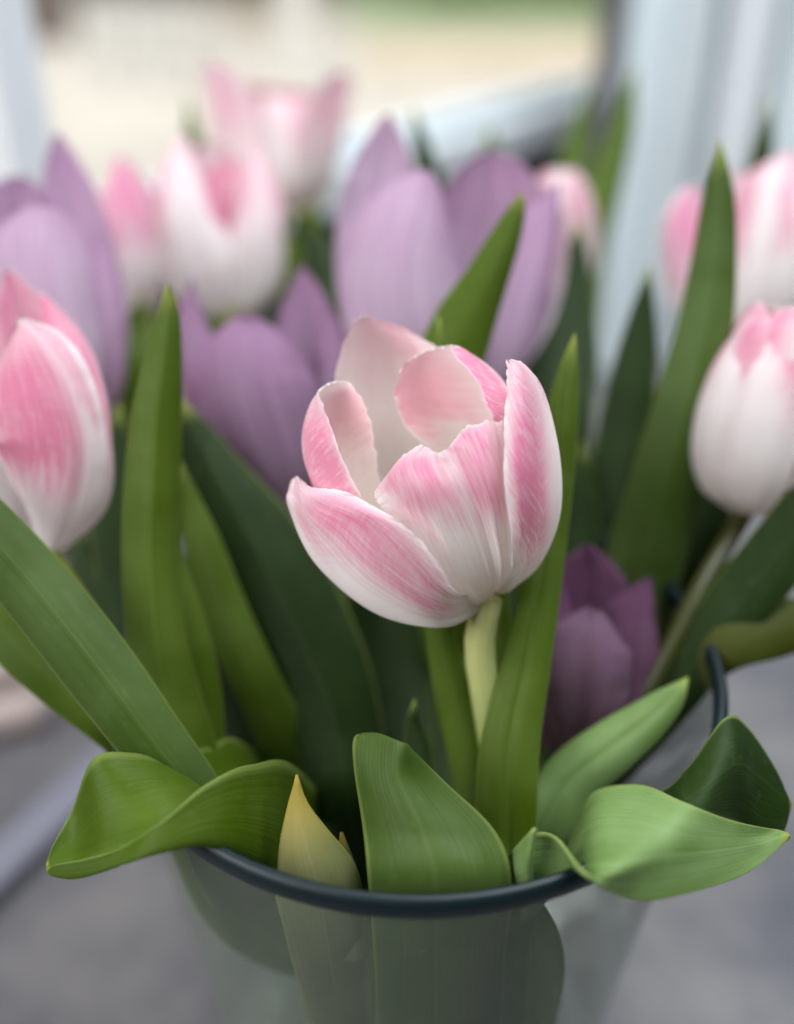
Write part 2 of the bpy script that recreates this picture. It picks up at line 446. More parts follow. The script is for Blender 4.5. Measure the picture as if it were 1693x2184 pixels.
e0, e1 = on_z(-260, 2120, 0.0), on_z(240, 1640, 0.0)
ed = e1 - e0; em = (e0 + e1) / 2
edge_o = box('sill_edge', (em.x, em.y, .0045), (ed.length * 1.25, .020, .008), paint('lit_bluish_edge', (.20, .20, .25), .35, .1), None, math.atan2(ed.y, ed.x), .002); edge_o['kind'] = 'structure'  # edge strip coloured lighter for the light its front catches
cp = on_z(-70, 1440, 0.0)
M_PALE = paint('pale_pinkish', (.74, .62, .58), .9, .06, 12.0, .2)  # stacked slabs added to supply a bright patch of unknown origin
cl = empty('pale_block', cp, 'pale pinkish cloth at the far left edge of the sill', 'block')
for k in range(3):
    box('slab', (cp.x - .045 + .004 * k, cp.y + .003 * k, .013 + .0255 * k), (.17 - .006 * k, .15, .025), M_PALE, cl, .35 + .03 * k, .010)

win = empty('window', wall_pt(-.3, .02), 'white framed window with a long bottom rail behind the bouquet', 'window')
rz = math.radians(51)
L0, L1 = a_l - .06, .115
def wbox(name, a0, a1, z0, z1, off, dep, mat, par): return box(name, wall_pt((a0 + a1) / 2, off) + Vector((0, 0, (z0 + z1) / 2)), (a1 - a0, dep, z1 - z0), mat, par, rz, .004)
rail = wbox('bottom_rail', L0, L1, RAIL_Z - .020, RAIL_Z + .010, .0, .035, M_FRAME, win)
wbox('glazing_bead', L0 + .05, L1 - .05, RAIL_Z + .0105, RAIL_Z + .024, .006, .018, M_FRAME2, rail)
wbox('stile', L1 - .075, L1, RAIL_Z + .031, RAIL_Z + .75, .0, .035, M_FRAME, win)
wbox('stile', L0, a_r, RAIL_Z + .031, RAIL_Z + .75, .0, .06, M_FRAME, win)
wbox('pane', a_r + .001, L1 - .076, RAIL_Z + .031, RAIL_Z + .75, .012, .006, M_PANE, win)

# nearer bluish-white frame to the right
b0 = on_z(1330, 800, 0.0)
fr = empty('window_frame', b0, 'bluish white upright window frame post right of the purple tulips', 'window frame')
def post(name, xa, xb, y, off_d, mat, h=.9, dep=.05):
    A_, B_ = on_z(xa, y, 0.0), on_z(xb, y, 0.0)
    c = (A_ + B_) / 2; w = (B_ - A_).length
    return box(name, (c.x, c.y + off_d + dep / 2, h / 2 + .001), (w, dep, h), mat, fr, 0.0, .004)
post('post', 1262, 1345, 800, 0, M_FRAME2)
post('post', 1347, 1400, 800, .012, M_FRAME)
post('post', 1403, 1428, 800, .02, M_FRAME2)
post('gap_strip', 1430, 1445, 800, .03, M_GROOVE)
post('post', 1447, 1530, 800, .005, M_FRAME)
post('post', 1532, 1548, 800, .025, M_GROOVE)
post('post', 1550, 1700, 800, .0, M_FRAME2)
post('gap_strip', 1236, 1260, 800, .02, M_GROOVE)

# outside, seen through the pane
GZ = -0.75
pave = flat('paving', [(-9, 1.6), (9, 1.6), (14, 14), (-14, 14)], GZ, M_PAVE)
def gpt(x, y): return on_z(x, y, GZ)
def quad_on_ground(name, pts, mat, lift):
    return flat(name, [(gpt(*p).x, gpt(*p).y) for p in pts], GZ + lift, mat, thick=.003)
quad_on_ground('planting_bed', [(760, 160), (1330, 150), (1330, 70), (760, 85)], M_SOIL, .006)
quad_on_ground('lawn', [(740, 60), (1400, 62), (1400, -60), (740, -60)], M_LAWN, .006)
quad_on_ground('path', [(380, 50), (740, 55), (740, 20), (380, 10)], M_SOIL, .006)
g = gpt(640, 170)
pil = box('pillar', (g.x, g.y, GZ + .32), (.20, .2, .64), M_POSTW, bevel=.01)
pil['label'] = 'blurred white pillar outside beyond the window pane'; pil['category'] = 'pillar'
g = gpt(100, 95)
bn = box('crate', (g.x, g.y + .2, GZ + .25), (.30, .4, .5), M_BROWN, bevel=.01)
bn['label'] = 'blurred dark brown box outside at upper left'; bn['category'] = 'box'
rl = empty('railing', gpt(330, 170), 'blurred pale railing with thin posts outside the window', 'railing')
g0, g1 = gpt(200, 170), gpt(470, 205)
for k in range(7):
    c = g0.lerp(g1, k / 6); box('baluster', (c.x, c.y, GZ + .21), (.07, .05, .42), M_RAILG if k % 2 else M_POSTW, rl)
c = (g0 + g1) / 2; ang = math.atan2(g1.y - g0.y, g1.x - g0.x)
box('handrail', (c.x, c.y, GZ + .44), ((g1 - g0).length + .1, .05, .04), M_POSTW, rl, ang)
rs = random.Random(4)
hv, hf = [], []
for k in range(2600):                                    # hedge of small leaf faces
    px, pw = rs.uniform(880, 1330), rs.random()
    base = gpt(px, 20 + rs.uniform(-25, 5)); c = base + Vector((0, 0, pw * .30 * (0.6 + .4 * math.sin(px * .02))))
    a, b = rs.uniform(0, 6.28), rs.uniform(-.7, .7); s_ = rs.uniform(.02, .05)
    u = Vector((math.cos(a), math.sin(a), b)) * s_; v = Vector((-math.sin(a), math.cos(a), rs.uniform(-.5, 1))) * s_ * .6
    i = len(hv); hv += [c - u, c + v, c + u, c - v]; hf.append((i, i + 1, i + 2, i + 3))
hd = mesh_obj('shrubbery', hv, hf, M_HEDGE, smooth=False); hd['kind'] = 'stuff'
hd['label'] = 'blurred green shrubs outside at the top right'; hd['category'] = 'shrubs'

# ------------------------------------------------------------------ vase
M_GLASS = thin_glass('vase_glass', (.96, .985, .965), (.42, .50, .40), .17, .06, .55)
M_RIM = NT('vase_rim_glass')
p_ = M_RIM.n('ShaderNodeBsdfPrincipled'); p_.inputs['Base Color'].default_value = (.004, .013, .016, 1)
p_.inputs['Roughness'].default_value = .42; p_.inputs['Transmission Weight'].default_value = .15; p_.inputs['Specular IOR Level'].default_value = .3; p_.inputs['IOR'].default_value = 1.5
M_RIM.l(p_.outputs[0], M_RIM.out.inputs[0]); M_RIM = M_RIM.m
vase = empty('glass_vase', VC, 'clear greenish glass vase with dark teal rim holding all the tulips', 'vase')
def lathe(name, prof, mat, parent, n=96, closed=False):
    vs, f = [], []
    m = len(prof)
    for i in range(n):
        a = 2 * math.pi * i / n
        vs += [(VC.x + r * math.cos(a), VC.y + r * math.sin(a), z) for r, z in prof]
    for i in range(n):
        for j in range(m if closed else m - 1):
            a, b = i * m + j, i * m + (j + 1) % m; c, d = ((i + 1) % n) * m + (j + 1) % m, ((i + 1) % n) * m + j
            f.append((a, d, c, b))
    return mesh_obj(name, vs, f, mat, parent)
def vr(z): return .058 + (RIM_R - .0016 - .058) * (z / RIM_Z) ** 1.1
lathe('wall', [(vr(z), z) for z in np.linspace(.012, RIM_Z - .003, 24)], M_GLASS, vase)
lathe('rim', [(RIM_R - .0016 + .0018 * math.cos(a), RIM_Z + .0031 * math.sin(a)) for a in np.linspace(0, 2 * math.pi, 14)[:-1]], M_RIM, vase, closed=True)
lathe('base', [(.001, .002), (.054, .002), (.0585, .006), (.0582, .0118), (.050, .014), (.001, .014)], M_GLASS, vase)

# ------------------------------------------------------------------ tulips
IB = [(0, 3, .35, .9, .7, 1.1, 1)]
W1 = pink_petal('petal_pink_a', [(.42, .50, .06, .24, .95, .45, .45), (-.12, .16, .35, .6, .55, .95, .8), (-.55, .25, .6, .85, .35, 1.1, 1)], IB, seed=1.3, cross=.25)
W2 = pink_petal('petal_pink_b', [(-.42, .44, .34, .58, .85, .75, .5), (.42, .46, .28, .55, .92, .92, .75)], IB, seed=4.1, cross=.05)
W3 = pink_petal('petal_pink_c', [(-.28, .50, .10, .32, 1.05, .40, .5), (.55, .3, .6, .9, .5, 1.1, 1)], IB, seed=8.7, cross=.9)
W4 = pink_petal('petal_pink_d', [(.55, .55, .22, .42, 1.15, .55, .0)], [(-.6, .55, .30, .60, .80, .75, .35)], seed=5.2, cross=.7)
W5 = pink_petal('petal_pink_e', [(0, .6, .3, .6, .6, 1.1, 1)], [(0, 3, .42, .85, .72, 1.1, 1), (-.3, .4, .5, .8, .95, 1.1, 1)], inner_pink=(.84, .42, .48), seed=2.9, incol=(.90, .80, .73))
W6 = pink_petal('petal_pink_f', [(-.75, .6, .3, .5, 1.1, 1.1, 1)], [(.75, .62, .38, .60, .95, .82, .7), (.1, .5, .75, .95, .7, 1.1, 1)], inner_pink=(.84, .34, .43), seed=6.6, cross=.7)
W7 = pink_petal('petal_pink_left', [(-.40, .66, .06, .46, 1.1, .7, .6), (.45, .30, .38, .58, .7, .9, .7)], IB, seed=11.0, cross=.15, pink=(.68, .18, .32))
W8 = pink_petal('petal_pink_strong', [(0, 1.2, .2, .5, 1.0, 1.1, 1)], [(0, 3, .3, .6, .85, 1.1, 1)], seed=12.0, cross=.3, pink=(.74, .19, .34), inner_pink=(.76, .30, .38))
WB = pink_petal('petal_blush', [(-.55, .40, .30, .75, .62, 1.1, 1), (.55, .40, .30, .75, .62, 1.1, 1)], IB, seed=15.0, basecol=(.62, .60, .40))
WW = pink_petal('petal_white_pink_tip', [(-.85, .35, .40, .85, .8, 1.1, 1), (.85, .35, .40, .85, .8, 1.1, 1), (0, 3, .72, 1.05, .9, 1.1, 1)], IB, seed=17.0)
WS = pink_petal('petal_small_pink', [(0, .85, .25, .6, 1.0, 1.1, 1)], IB, seed=19.0, basecol=(.62, .55, .36), pink=(.72, .20, .38))
WT = pink_petal('petal_flamed', [(.80, .34, .18, .75, .85, 1.1, 1), (-.80, .28, .25, .8, .7, 1.1, 1), (0, 3, .7, 1.1, .5, 1.1, 1)], IB, seed=23.0, basecol=(.62, .60, .40), pink=(.64, .16, .29))
WF = pink_petal('petal_white_flushed', [(-.85, .35, .25, .7, .6, 1.1, 1), (.85, .22, .35, .6, .9, 1.1, 1), (0, 3, .75, 1.1, .6, 1.1, 1)], IB, seed=27.0, basecol=(.60, .60, .40))
WF2 = pink_petal('petal_pink_striped', [(-.8, .40, .30, .7, .75, 1.1, 1), (.15, .18, .35, .6, .7, 1.1, 1), (.8, .3, .3, .6, .9, 1.1, 1), (0, 3, .7, 1.05, .7, 1.1, 1)], IB, seed=31.0, cross=.2)
LP = lilac_petal('petal_lilac', (.52, .40, .505), (.49, .30, .44), 1.0)
LD = lilac_petal('petal_mauve', (.43, .30, .415), (.44, .245, .40), 4.0, (.28, .19, .21))
LM = lilac_petal('petal_shaded_mauve', (.32, .205, .30), (.34, .18, .31), 9.0, (.22, .15, .16))  # mauve darkened in the colour for the shade this low tulip stands in
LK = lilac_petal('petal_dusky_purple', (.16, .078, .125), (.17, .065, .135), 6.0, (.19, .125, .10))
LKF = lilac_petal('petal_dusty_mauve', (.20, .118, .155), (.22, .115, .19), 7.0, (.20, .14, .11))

LF = leaf_mat('leaf_mid_green', seed=1)
LFD = leaf_mat('leaf_dark_green_shaded', (.010, .026, .0015), (.017, .038, .004), .4, .10, seed=2, rough=.55)  # dark leaf green, deepened further to carry the shade inside the bouquet
LFY = leaf_mat('leaf_yellow_green', (.056, .102, .003), (.08, .125, .012), .3, .26, seed=3)
LFB = leaf_mat('leaf_blue_green', (.044, .082, .008), (.066, .105, .026), .4, .14, seed=4)
LFP = leaf_mat('leaf_pale_green', (.115, .195, .045), (.17, .255, .10), .6, .13, seed=5)
LFT = leaf_mat('leaf_yellowing', (.11, .135, .04), (.20, .20, .09), .7, .2, tipyellow=.22, seed=6, tcol=(.4, .3, .03))
LFO = leaf_mat('leaf_olive', (.045, .056, .004), (.07, .08, .010), .4, .2, seed=7)
STY = stem_mat('stem_yellow_green', (.20, .30, .07), (.55, .55, .22))
STG = stem_mat('stem_green', (.085, .13, .018), (.15, .16, .02))

STO = stem_mat('stem_olive', (.028, .036, .003), (.045, .044, .004))
NB = [0]
def foot():                                              # where a stem stands inside the vase
    NB[0] += 1; a = NB[0] * 2.4; r = .012 + .018 * ((NB[0] * .37) % 1)
    return Vector((VC.x + r * math.cos(a), VC.y + r * math.sin(a), .02))
def tulip(label, base, group='tulips in the vase', stem=STG, mid=(), rad=.0032):
    f = foot()
    root = empty('tulip', f, label, 'tulip', group)
    pb = P(*base)
    pts = [f] + [P(*m) for m in mid] + [pb]
    rows = [rad * 1.1] * (len(pts) - 1) + [rad * 1.05]
    tube('stem', pts, rows, stem, root)
    m0 = P(*mid[0]) if mid else pb
    root['_neck'] = tuple(f.lerp(m0, .35))
    return root
def leaf(root, pts, mat=LF, cup=25, lead=True, thick=.0006, **k):
    if lead: pts = [('w', tuple(root['_neck']), .004)] + pts
    return ribbon('leaf', pts, mat, root, cup=cup, thick=thick, wave=.0007, seed=len(root.children), **k)
def petal(root, pts, mat, cup=50, tip='round', **k):
    k.setdefault('seed', 7 * len(root.children) + 3); k.setdefault('ripple', .00055); k.setdefault('ragged', .0012); k.setdefault('nu', 27); k.setdefault('wave', .0016)
    return ribbon('petal', pts, mat, root, cup=cup, tip=tip, **k)

VT = [0, .05, .14, .3, .5, .7, .86, 1]
def cup_tulip(root, base, top, Rcm, mats, petals, prof=(.15, .42, .74, .97, 1.0, .90, .72, .48), seed=0, wfac=1.06, ragged=.0):
    B_, T_ = P(*base), P(*top); ax = T_ - B_; H = ax.length; Z = ax.normalized()
    tc = (CAM - B_); X = (tc - Z * tc.dot(Z)).normalized(); Y = X.cross(Z) * -1   # azimuth 0 faces the lens
    Y = Z.cross(X)
    R_ = Rcm * .01
    hs = np.array([0, .015, .075, .25, .48, .71, .88, 1.0])
    nv, nu = 34, 19
    v = np.linspace(0, 1, nv); v = 1 - (1 - v) ** 1.3; s = np.linspace(-1, 1, nu)
    rp = np.interp(v, VT, prof); rp = np.convolve(np.pad(rp, 2, 'edge'), np.ones(5) / 5, 'valid')
    hp = np.interp(v, VT, hs)
    for i, (az, ln, rsx, flare) in enumerate(petals):
        w = (1 - np.abs((v - .52) / .52) ** 2.6); w = np.maximum(w, 0) ** .62; w[-1] = 0
        w = np.maximum(w, .30 * (v < .2)) * R_ * wfac
        r = R_ * rsx * rp + R_ * flare * v ** 3
        al = w / np.maximum(r, R_ * .33); al = np.minimum(al, 1.45)
        S, V = np.meshgrid(s, v)
        rr = r[:, None] * (1 + .05 * wob(S * 3, seed + i)) - R_ * .07 * (np.abs(S) ** 3) * (1 - V)
        rr = rr + R_ * .05 * np.exp(-(S / .12) ** 2) * -1 * (V > .3)
        th = math.radians(az) + S * al[:, None]
        hh = H * ln * hp[:, None] - ragged * np.abs(wob(S * 10, seed + i * 3, 5)) * V ** 4
        G = (np.array(B_)[None, None] + np.array(X) * (rr * np.cos(th))[..., None] - np.array(Y) * (rr * np.sin(th))[..., None] * -1
             + np.array(Z) * hh[..., None])
        build_grid('petal', G, S, V, mats[i % len(mats)], root)

# --- main open tulip, drawn petal by petal (picture units of a closer crop; depth in the same units)
D0 = 23.6; KD = D0 / 5429.0
def cz(x, y, dz): return P(580 + x * .3929, 648.2 + y * .3929, D0 + dz * KD)
main = tulip('wide open pink and white tulip in sharp focus at the centre', (1040, 1275, 23.5), stem=STY, mid=[(1062, 1680, 25.0), (1038, 1500, 24.3), (1022, 1370, 23.85)], rad=.0033)
E_ = [[(1180, 1540, 40), (1180, 1550, 60), (1170, 1550, 70), (1160, 1550, 60), (1150, 1560, 40)],
      [(1150, 1250, 200), (1000, 1250, 260), (850, 1250, 260), (720, 1250, 200), (620, 1250, 120)],
      [(1080, 900, 230), (880, 930, 330), (700, 950, 340), (520, 950, 250), (400, 950, 100)],
      [(1020, 550, 150), (850, 560, 270), (660, 560, 290), (480, 560, 200), (315, 600, 60)],
      [(950, 310, 80), (800, 270, 170), (640, 265, 190), (480, 275, 130), (355, 310, 30)],
      [(900, 240, 40), (730, 160, 80), (590, 110, 90), (500, 80, 70), (430, 120, 30)],
      [(840, 205, 40), (700, 120, 70), (590, 92, 80), (510, 74, 70), (460, 85, 40)]]
F_ = [[(1200, 1540, 20), (1210, 1540, 20), (1220, 1540, 30), (1210, 1530, 50), (1200, 1530, 50)],
      [(1180, 1250, -250), (1330, 1260, -100), (1360, 1250, 60), (1200, 1240, 180), (1000, 1230, 150)],
      [(1200, 950, -380), (1400, 960, -200), (1420, 950, 20), (1200, 930, 170), (950, 930, 80)],
      [(1200, 650, -430), (1330, 660, -300), (1360, 650, -40), (1050, 680, 100), (790, 750, 0)],
      [(1165, 560, -400), (1268, 520, -290), (1262, 470, -80), (900, 560, 70), (685, 600, -30)],
      [(1095, 400, -330), (1190, 400, -250), (1150, 330, -100), (830, 370, 20), (657, 470, -60)],
      [(985, 280, -240), (1070, 265, -200), (1000, 236, -120), (830, 262, -50), (705, 345, -70)],
      [(968, 240, -210), (1000, 228, -190), (950, 228, -130), (850, 252, -80), (760, 290, -80)]]
D_ = [[(1190, 1560, 30), (1180, 1570, 30), (1170, 1575, 10), (1180, 1575, -20), (1190, 1570, -30)],
      [(900, 1300, -20), (800, 1330, 0), (700, 1350, -60), (720, 1350, -200), (800, 1300, -300)],
      [(620, 1000, -80), (420, 1080, -20), (320, 1150, -80), (400, 1180, -230), (560, 1150, -380)],
      [(570, 800, -150), (330, 850, -60), (198, 900, -120), (260, 980, -270), (480, 1030, -420)],
      [(540, 650, -200), (380, 650, -90), (170, 720, -170), (215, 760, -300), (370, 800, -410)],
      [(495, 530, -220), (400, 490, -130), (215, 540, -200), (235, 590, -280), (305, 620, -350)],
      [(445, 455, -230), (400, 428, -190), (300, 440, -210), (245, 480, -250), (255, 500, -290)],
      [(420, 430, -230), (395, 420, -210), (345, 424, -220), (290, 445, -240), (262, 470, -270)]]
A_ = [[(1170, 1640, 0), (1150, 1655, -40), (1130, 1640, -80), (1120, 1610, -60), (1130, 1570, -20)],
      [(950, 1700, -50), (930, 1755, -200), (880, 1690, -330), (930, 1590, -400), (1010, 1565, -390)],
      [(600, 1640, -60), (565, 1680, -220), (540, 1520, -430), (690, 1370, -540), (900, 1400, -560)],
      [(270, 1380, -80), (240, 1410, -230), (310, 1290, -430), (500, 1160, -560), (750, 1225, -600)],
      [(110, 1130, -100), (92, 1105, -220), (185, 1150, -380), (310, 1070, -470), (500, 1065, -520)],
      [(100, 1010, -120), (92, 1010, -190), (150, 1040, -330), (220, 1025, -400), (340, 1003, -440)],
      [(115, 955, -120), (122, 943, -160), (140, 935, -200), (165, 960, -260), (190, 1008, -350)]]
B_ = [[(1100, 1665, -30), (1150, 1640, -60), (1205, 1570, -80), (1230, 1560, -60), (1260, 1555, -30)],
      [(900, 1600, -260), (1050, 1500, -340), (1190, 1430, -330), (1250, 1430, -350), (1320, 1430, -290)],
      [(750, 1300, -420), (920, 1240, -530), (1120, 1200, -515), (1220, 1200, -535), (1330, 1220, -460)],
      [(600, 1130, -470), (790, 1030, -610), (1030, 1000, -600), (1170, 970, -625), (1320, 980, -530)],
      [(555, 1045, -460), (700, 870, -580), (950, 850, -580), (1110, 770, -610), (1310, 760, -530)],
      [(560, 1030, -440), (770, 775, -540), (922, 797, -565), (1080, 645, -560), (1300, 620, -500)]]
C_ = [[(1215, 1570, -60), (1230, 1572, -60), (1255, 1572, -40), (1290, 1560, -10), (1290, 1540, 30)],
      [(1285, 1450, -380), (1340, 1440, -370), (1400, 1425, -300), (1455, 1415, -140), (1430, 1380, 20)],
      [(1285, 1230, -560), (1370, 1200, -580), (1470, 1180, -490), (1560, 1160, -240), (1530, 1130, -20)],
      [(1255, 930, -650), (1350, 900, -690), (1460, 890, -580), (1564, 870, -310), (1540, 850, -80)],
      [(1262, 600, -620), (1335, 580, -660), (1425, 565, -570), (1512, 590, -340), (1480, 600, -160)],
      [(1275, 400, -530), (1315, 360, -560), (1380, 370, -500), (1450, 420, -370), (1420, 440, -260)],
      [(1266, 308, -450), (1285, 302, -455), (1315, 300, -440), (1355, 318, -410), (1385, 350, -350)]]
for nm, net, mat, sd, wr in (('E', E_, W5, 1, .0001), ('F', F_, W6, 2, .0001), ('D', D_, W4, 3, .0001), ('B', B_, W2, 4, .00022), ('C', C_, W3, 5, .0001), ('A', A_, W1, 6, .00015)):
    net_surface('petal', net, mat, main, cz, 130, 104, ragged=.055, side_ragged=.045, wrinkle=wr * 1.3, seed=sd, crinkle=.0005)
leaf(main, [(1085, 1960, 23.2, 45), (1082, 1790, 23.3, 64, 62), (1085, 1600, 23.4, 62, 64), (1122, 1400, 23.7, 44, 54), (1160, 1200, 24.1, 42), (1192, 1000, 24.4, 32), (1203, 850, 24.5, 30), (1215, 770, 24.6, 16), (1225, 712, 24.7, 0)], LF, cup=32, crease=.0008)
leaf(main, [(1010, 1800, 24.2, 40), (1005, 1650, 24.5, 42), (970, 1500, 24.7, 38), (942, 1370, 24.8, 30), (935, 1250, 24.8, 20), (930, 1150, 24.8, 0)], LFY, cup=50)
leaf(main, [(1070, 1500, 25.4, 22), (1066, 1350, 25.4, 24), (1050, 1200, 25.5, 24), (985, 900, 25.6, 20), (945, 760, 25.8, 12), (933, 672, 25.9, 0)], LFY, cup=40)

# --- left pink tulip
t2 = tulip('pink streaked white tulip cut off by the left edge', (103, 1188, 25.2), mid=[(330, 1560, 25.6), (220, 1370, 25.4)], stem=STG)
petal(t2, [(130, 1150, 26.2, 40), (120, 950, 26.8, 105), (70, 750, 27, 85), (35, 640, 27, 50), (15, 570, 27, 22)], W8, cup=-45, ragged=.001, seed=3)
petal(t2, [(108, 1185, 25.3, 10), (170, 1070, 25.0, 60, 58), (190, 920, 25.0, 70, 46), (165, 790, 25.3, 60, 44), (120, 690, 25.8, 40, 38), (85, 620, 26.2, 20)], W8, cup=60, seed=4)
petal(t2, [(80, 1185, 25.2, 15), (-40, 1050, 24.7, 90), (-110, 850, 24.8, 110), (-90, 680, 25.4, 80), (-60, 590, 26, 30)], W7, cup=50, seed=5)
petal(t2, [(102, 1195, 25.2, 20), (140, 1090, 24.4, 120, 62), (160, 950, 24.0, 185, 66), (120, 810, 23.9, 190, 72), (75, 730, 24.1, 150, 66), (40, 678, 24.5, 90, 50)], W7, cup=62, ragged=.005, seed=6, crease=-.0006, nv=70, nu=45, tip='dome')
leaf(t2, [(470, 1900, 24.0, 60), (425, 1740, 24.1, 78), (380, 1600, 24.2, 80), (338, 1400, 24.4, 64), (320, 1200, 24.5, 58), (324, 1050, 24.5, 58), (333, 900, 24.6, 53), (352, 740, 24.7, 34), (361, 650, 24.8, 17), (359, 605, 24.8, 0)], LF, cup=55, crease=-.0004)
leaf(t2, [(450, 1800, 24.6, 40), (440, 1620, 24.9, 42), (425, 1450, 25.2, 42), (398, 1300, 25.4, 30), (375, 1190, 25.6, 14), (365, 1120, 25.6, 0)], LFY, cup=40)
leaf(t2, [(470, 1850, 23.4, 55), (425, 1710, 22.8, 56), (322, 1575, 22.5, 68), (195, 1405, 22.5, 76), (60, 1235, 22.7, 74), (-80, 1080, 22.6, 64), (-190, 960, 22.6, 40), (-260, 880, 22.6, 0)], LFB, cup=45, crease=-.0005)

# --- left purple tulip
t3 = tulip('tall lilac tulip behind the pink one at the left edge', (195, 935, 31.2), mid=[(330, 1250, 30.5)])
petal(t3, [(190, 920, 31.8, 30), (190, 720, 32.5, 80), (168, 520, 32.8, 70), (142, 390, 32.9, 52), (122, 283, 33, 34)], LD, cup=-30)
petal(t3, [(150, 900, 32, 30), (60, 700, 33, 110), (35, 520, 33.2, 95), (40, 374, 33.2, 66)], LD, cup=-35, tip='dome')
petal(t3, [(198, 935, 31, 18), (235, 810, 30.2, 36, 30), (232, 690, 30, 55, 34), (220, 590, 30.2, 50, 34), (205, 500, 30.8, 30)], LD, cup=60)
petal(t3, [(192, 935, 31, 25), (160, 810, 29.6, 115, 72), (115, 650, 29.2, 150, 105), (90, 530, 29.4, 140, 118), (85, 430, 30, 118)], LP, cup=60, tip='dome', crease=-.0006)
leaf(t3, [(330, 1650, 25.6, 40), (250, 1560, 24.4, 45), (120, 1455, 24.3, 48), (25, 1370, 24.5, 46), (-50, 1240, 25.3, 35), (-110, 1120, 25.4, 0)], LFY, cup=30)
c6 = lambda x, y, d: P(x * .5038, 1151.4 + y * .5038, d)
net_surface('leaf', [[(1050, 880, 26.5), (1120, 1080, 26), (1220, 1420, 24), (1270, 980, 24.6)],
                     [(880, 880, 24.6), (940, 1080, 23.6), (1030, 1340, 21.2), (1070, 950, 21.8)],
                     [(700, 930, 22.8), (780, 1100, 21.6), (850, 1292, 20.3), (880, 1030, 20.6)],
                     [(560, 905, 22.3), (620, 1150, 21.0), (620, 1337, 20.1), (700, 1180, 20.1)],
                     [(400, 925, 22.0), (450, 1200, 21.2), (450, 1392, 20.6), (540, 1290, 20.5)],
                     [(310, 1140, 22.2), (330, 1280, 21.8), (320, 1428, 21.0), (380, 1345, 20.8)],
                     [(225, 1290, 21.8), (235, 1340, 21.7), (230, 1420, 21.3), (250, 1370, 21.2)],
                     [(200, 1375, 21.6), (197, 1380, 21.5), (200, 1400, 21.5), (205, 1390, 21.4)]],
            LFY, t3, c6, 70, 40, thick=.0006, lead=t3['_neck'])

# --- small pink, pink-white and far tulips
S6 = [(0, 1, 1, 0), (120, .97, 1, 0), (-120, .98, 1, 0), (60, .98, .9, 0), (180, 1.02, .9, 0), (-60, .96, .9, 0)]
t4 = tulip('small deep pink tulip bud between lilac and white pink tulips', (305, 672, 37), mid=[(420, 1000, 34)])
petal(t4, [(305, 670, 37.4, 20), (300, 560, 37.8, 60), (285, 450, 37.8, 56), (275, 345, 37.6, 30)], WS, cup=-40)
petal(t4, [(300, 670, 37.2, 16), (255, 570, 36.9, 40, 36), (232, 470, 37, 38, 34), (225, 385, 37.2, 20)], WS, cup=55)
petal(t4, [(310, 670, 37.2, 16), (338, 570, 36.7, 36, 30), (330, 470, 36.8, 40, 26), (308, 385, 37, 20)], WS, cup=55)
petal(t4, [(305, 674, 37, 20), (300, 590, 36.2, 52, 48), (282, 480, 36, 66, 58), (264, 400, 36.2, 52, 44), (254, 326, 36.6, 24)], WS, cup=60)
t5 = tulip('closed white tulip with dark pink flames behind low purple tulip', (490, 662, 37.5), mid=[(560, 1000, 34)])
petal(t5, [(490, 660, 37.8, 30), (470, 540, 38.4, 110), (460, 420, 38.6, 105), (450, 300, 38.4, 60)], WB, cup=-40)
petal(t5, [(490, 650, 37.4, 30), (482, 530, 37.2, 90), (478, 430, 37.3, 80), (480, 335, 37.6, 48)], W8, cup=45)
petal(t5, [(500, 668, 37.1, 25), (545, 595, 36.5, 74, 52), (560, 490, 36.1, 66, 44), (556, 390, 36.3, 52, 40), (540, 300, 36.8, 26)], WB, cup=58)
petal(t5, [(486, 670, 37, 25), (440, 600, 36.2, 82, 84), (402, 480, 35.8, 68, 74), (388, 380, 36, 54, 54), (388, 284, 36.6, 36)], WF, cup=58)
leaf(t5, [(470, 800, 41, 40), (440, 500, 42, 36), (412, 300, 42.5, 18), (403, 205, 42.5, 0)], LF)
leaf(t5, [(660, 900, 38, 50), (650, 640, 38.5, 55), (660, 520, 39, 40), (670, 420, 39, 0)], LFY)
t6 = tulip('farthest pale pink tulip with flared open petals', (590, 460, 46), mid=[(640, 800, 40)])
cup_tulip(t6, (590, 460, 46), (592, 190, 45), 2.7, [WB], [(-70, 1.1, 1, .75), (75, 1.1, 1, .75), (180, 1.1, 1, .3), (0, .9, .95, .1), (120, 1, .95, .5), (-125, 1.1, .95, .4)], seed=8)
leaf(t6, [(700, 800, 37.5, 60), (690, 600, 38.5, 50), (650, 500, 39, 30), (625, 440, 39, 0)], LFD)
leaf(t6, [(300, 900, 34, 40), (300, 780, 34, 36), (296, 690, 34.5, 24), (300, 620, 34.5, 0)], LFY)

# --- low purple tulip and its leaves
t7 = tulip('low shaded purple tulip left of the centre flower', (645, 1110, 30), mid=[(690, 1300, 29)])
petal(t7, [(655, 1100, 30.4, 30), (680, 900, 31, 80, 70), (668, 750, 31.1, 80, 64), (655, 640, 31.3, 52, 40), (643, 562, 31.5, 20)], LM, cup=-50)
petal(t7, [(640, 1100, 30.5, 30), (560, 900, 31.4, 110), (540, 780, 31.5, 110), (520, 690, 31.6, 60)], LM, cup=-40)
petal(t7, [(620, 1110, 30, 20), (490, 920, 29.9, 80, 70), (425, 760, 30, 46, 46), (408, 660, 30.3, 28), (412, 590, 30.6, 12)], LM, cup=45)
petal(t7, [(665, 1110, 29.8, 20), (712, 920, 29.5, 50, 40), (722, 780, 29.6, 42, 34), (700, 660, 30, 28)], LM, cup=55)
petal(t7, [(642, 1120, 29.6, 30), (600, 1000, 28.8, 120, 105), (545, 850, 28.4, 152, 140), (525, 750, 28.6, 140, 128), (515, 668, 29.2, 112, 118)], LM, cup=62, tip='dome', ruffle=.0016, seed=4, ragged=.002)
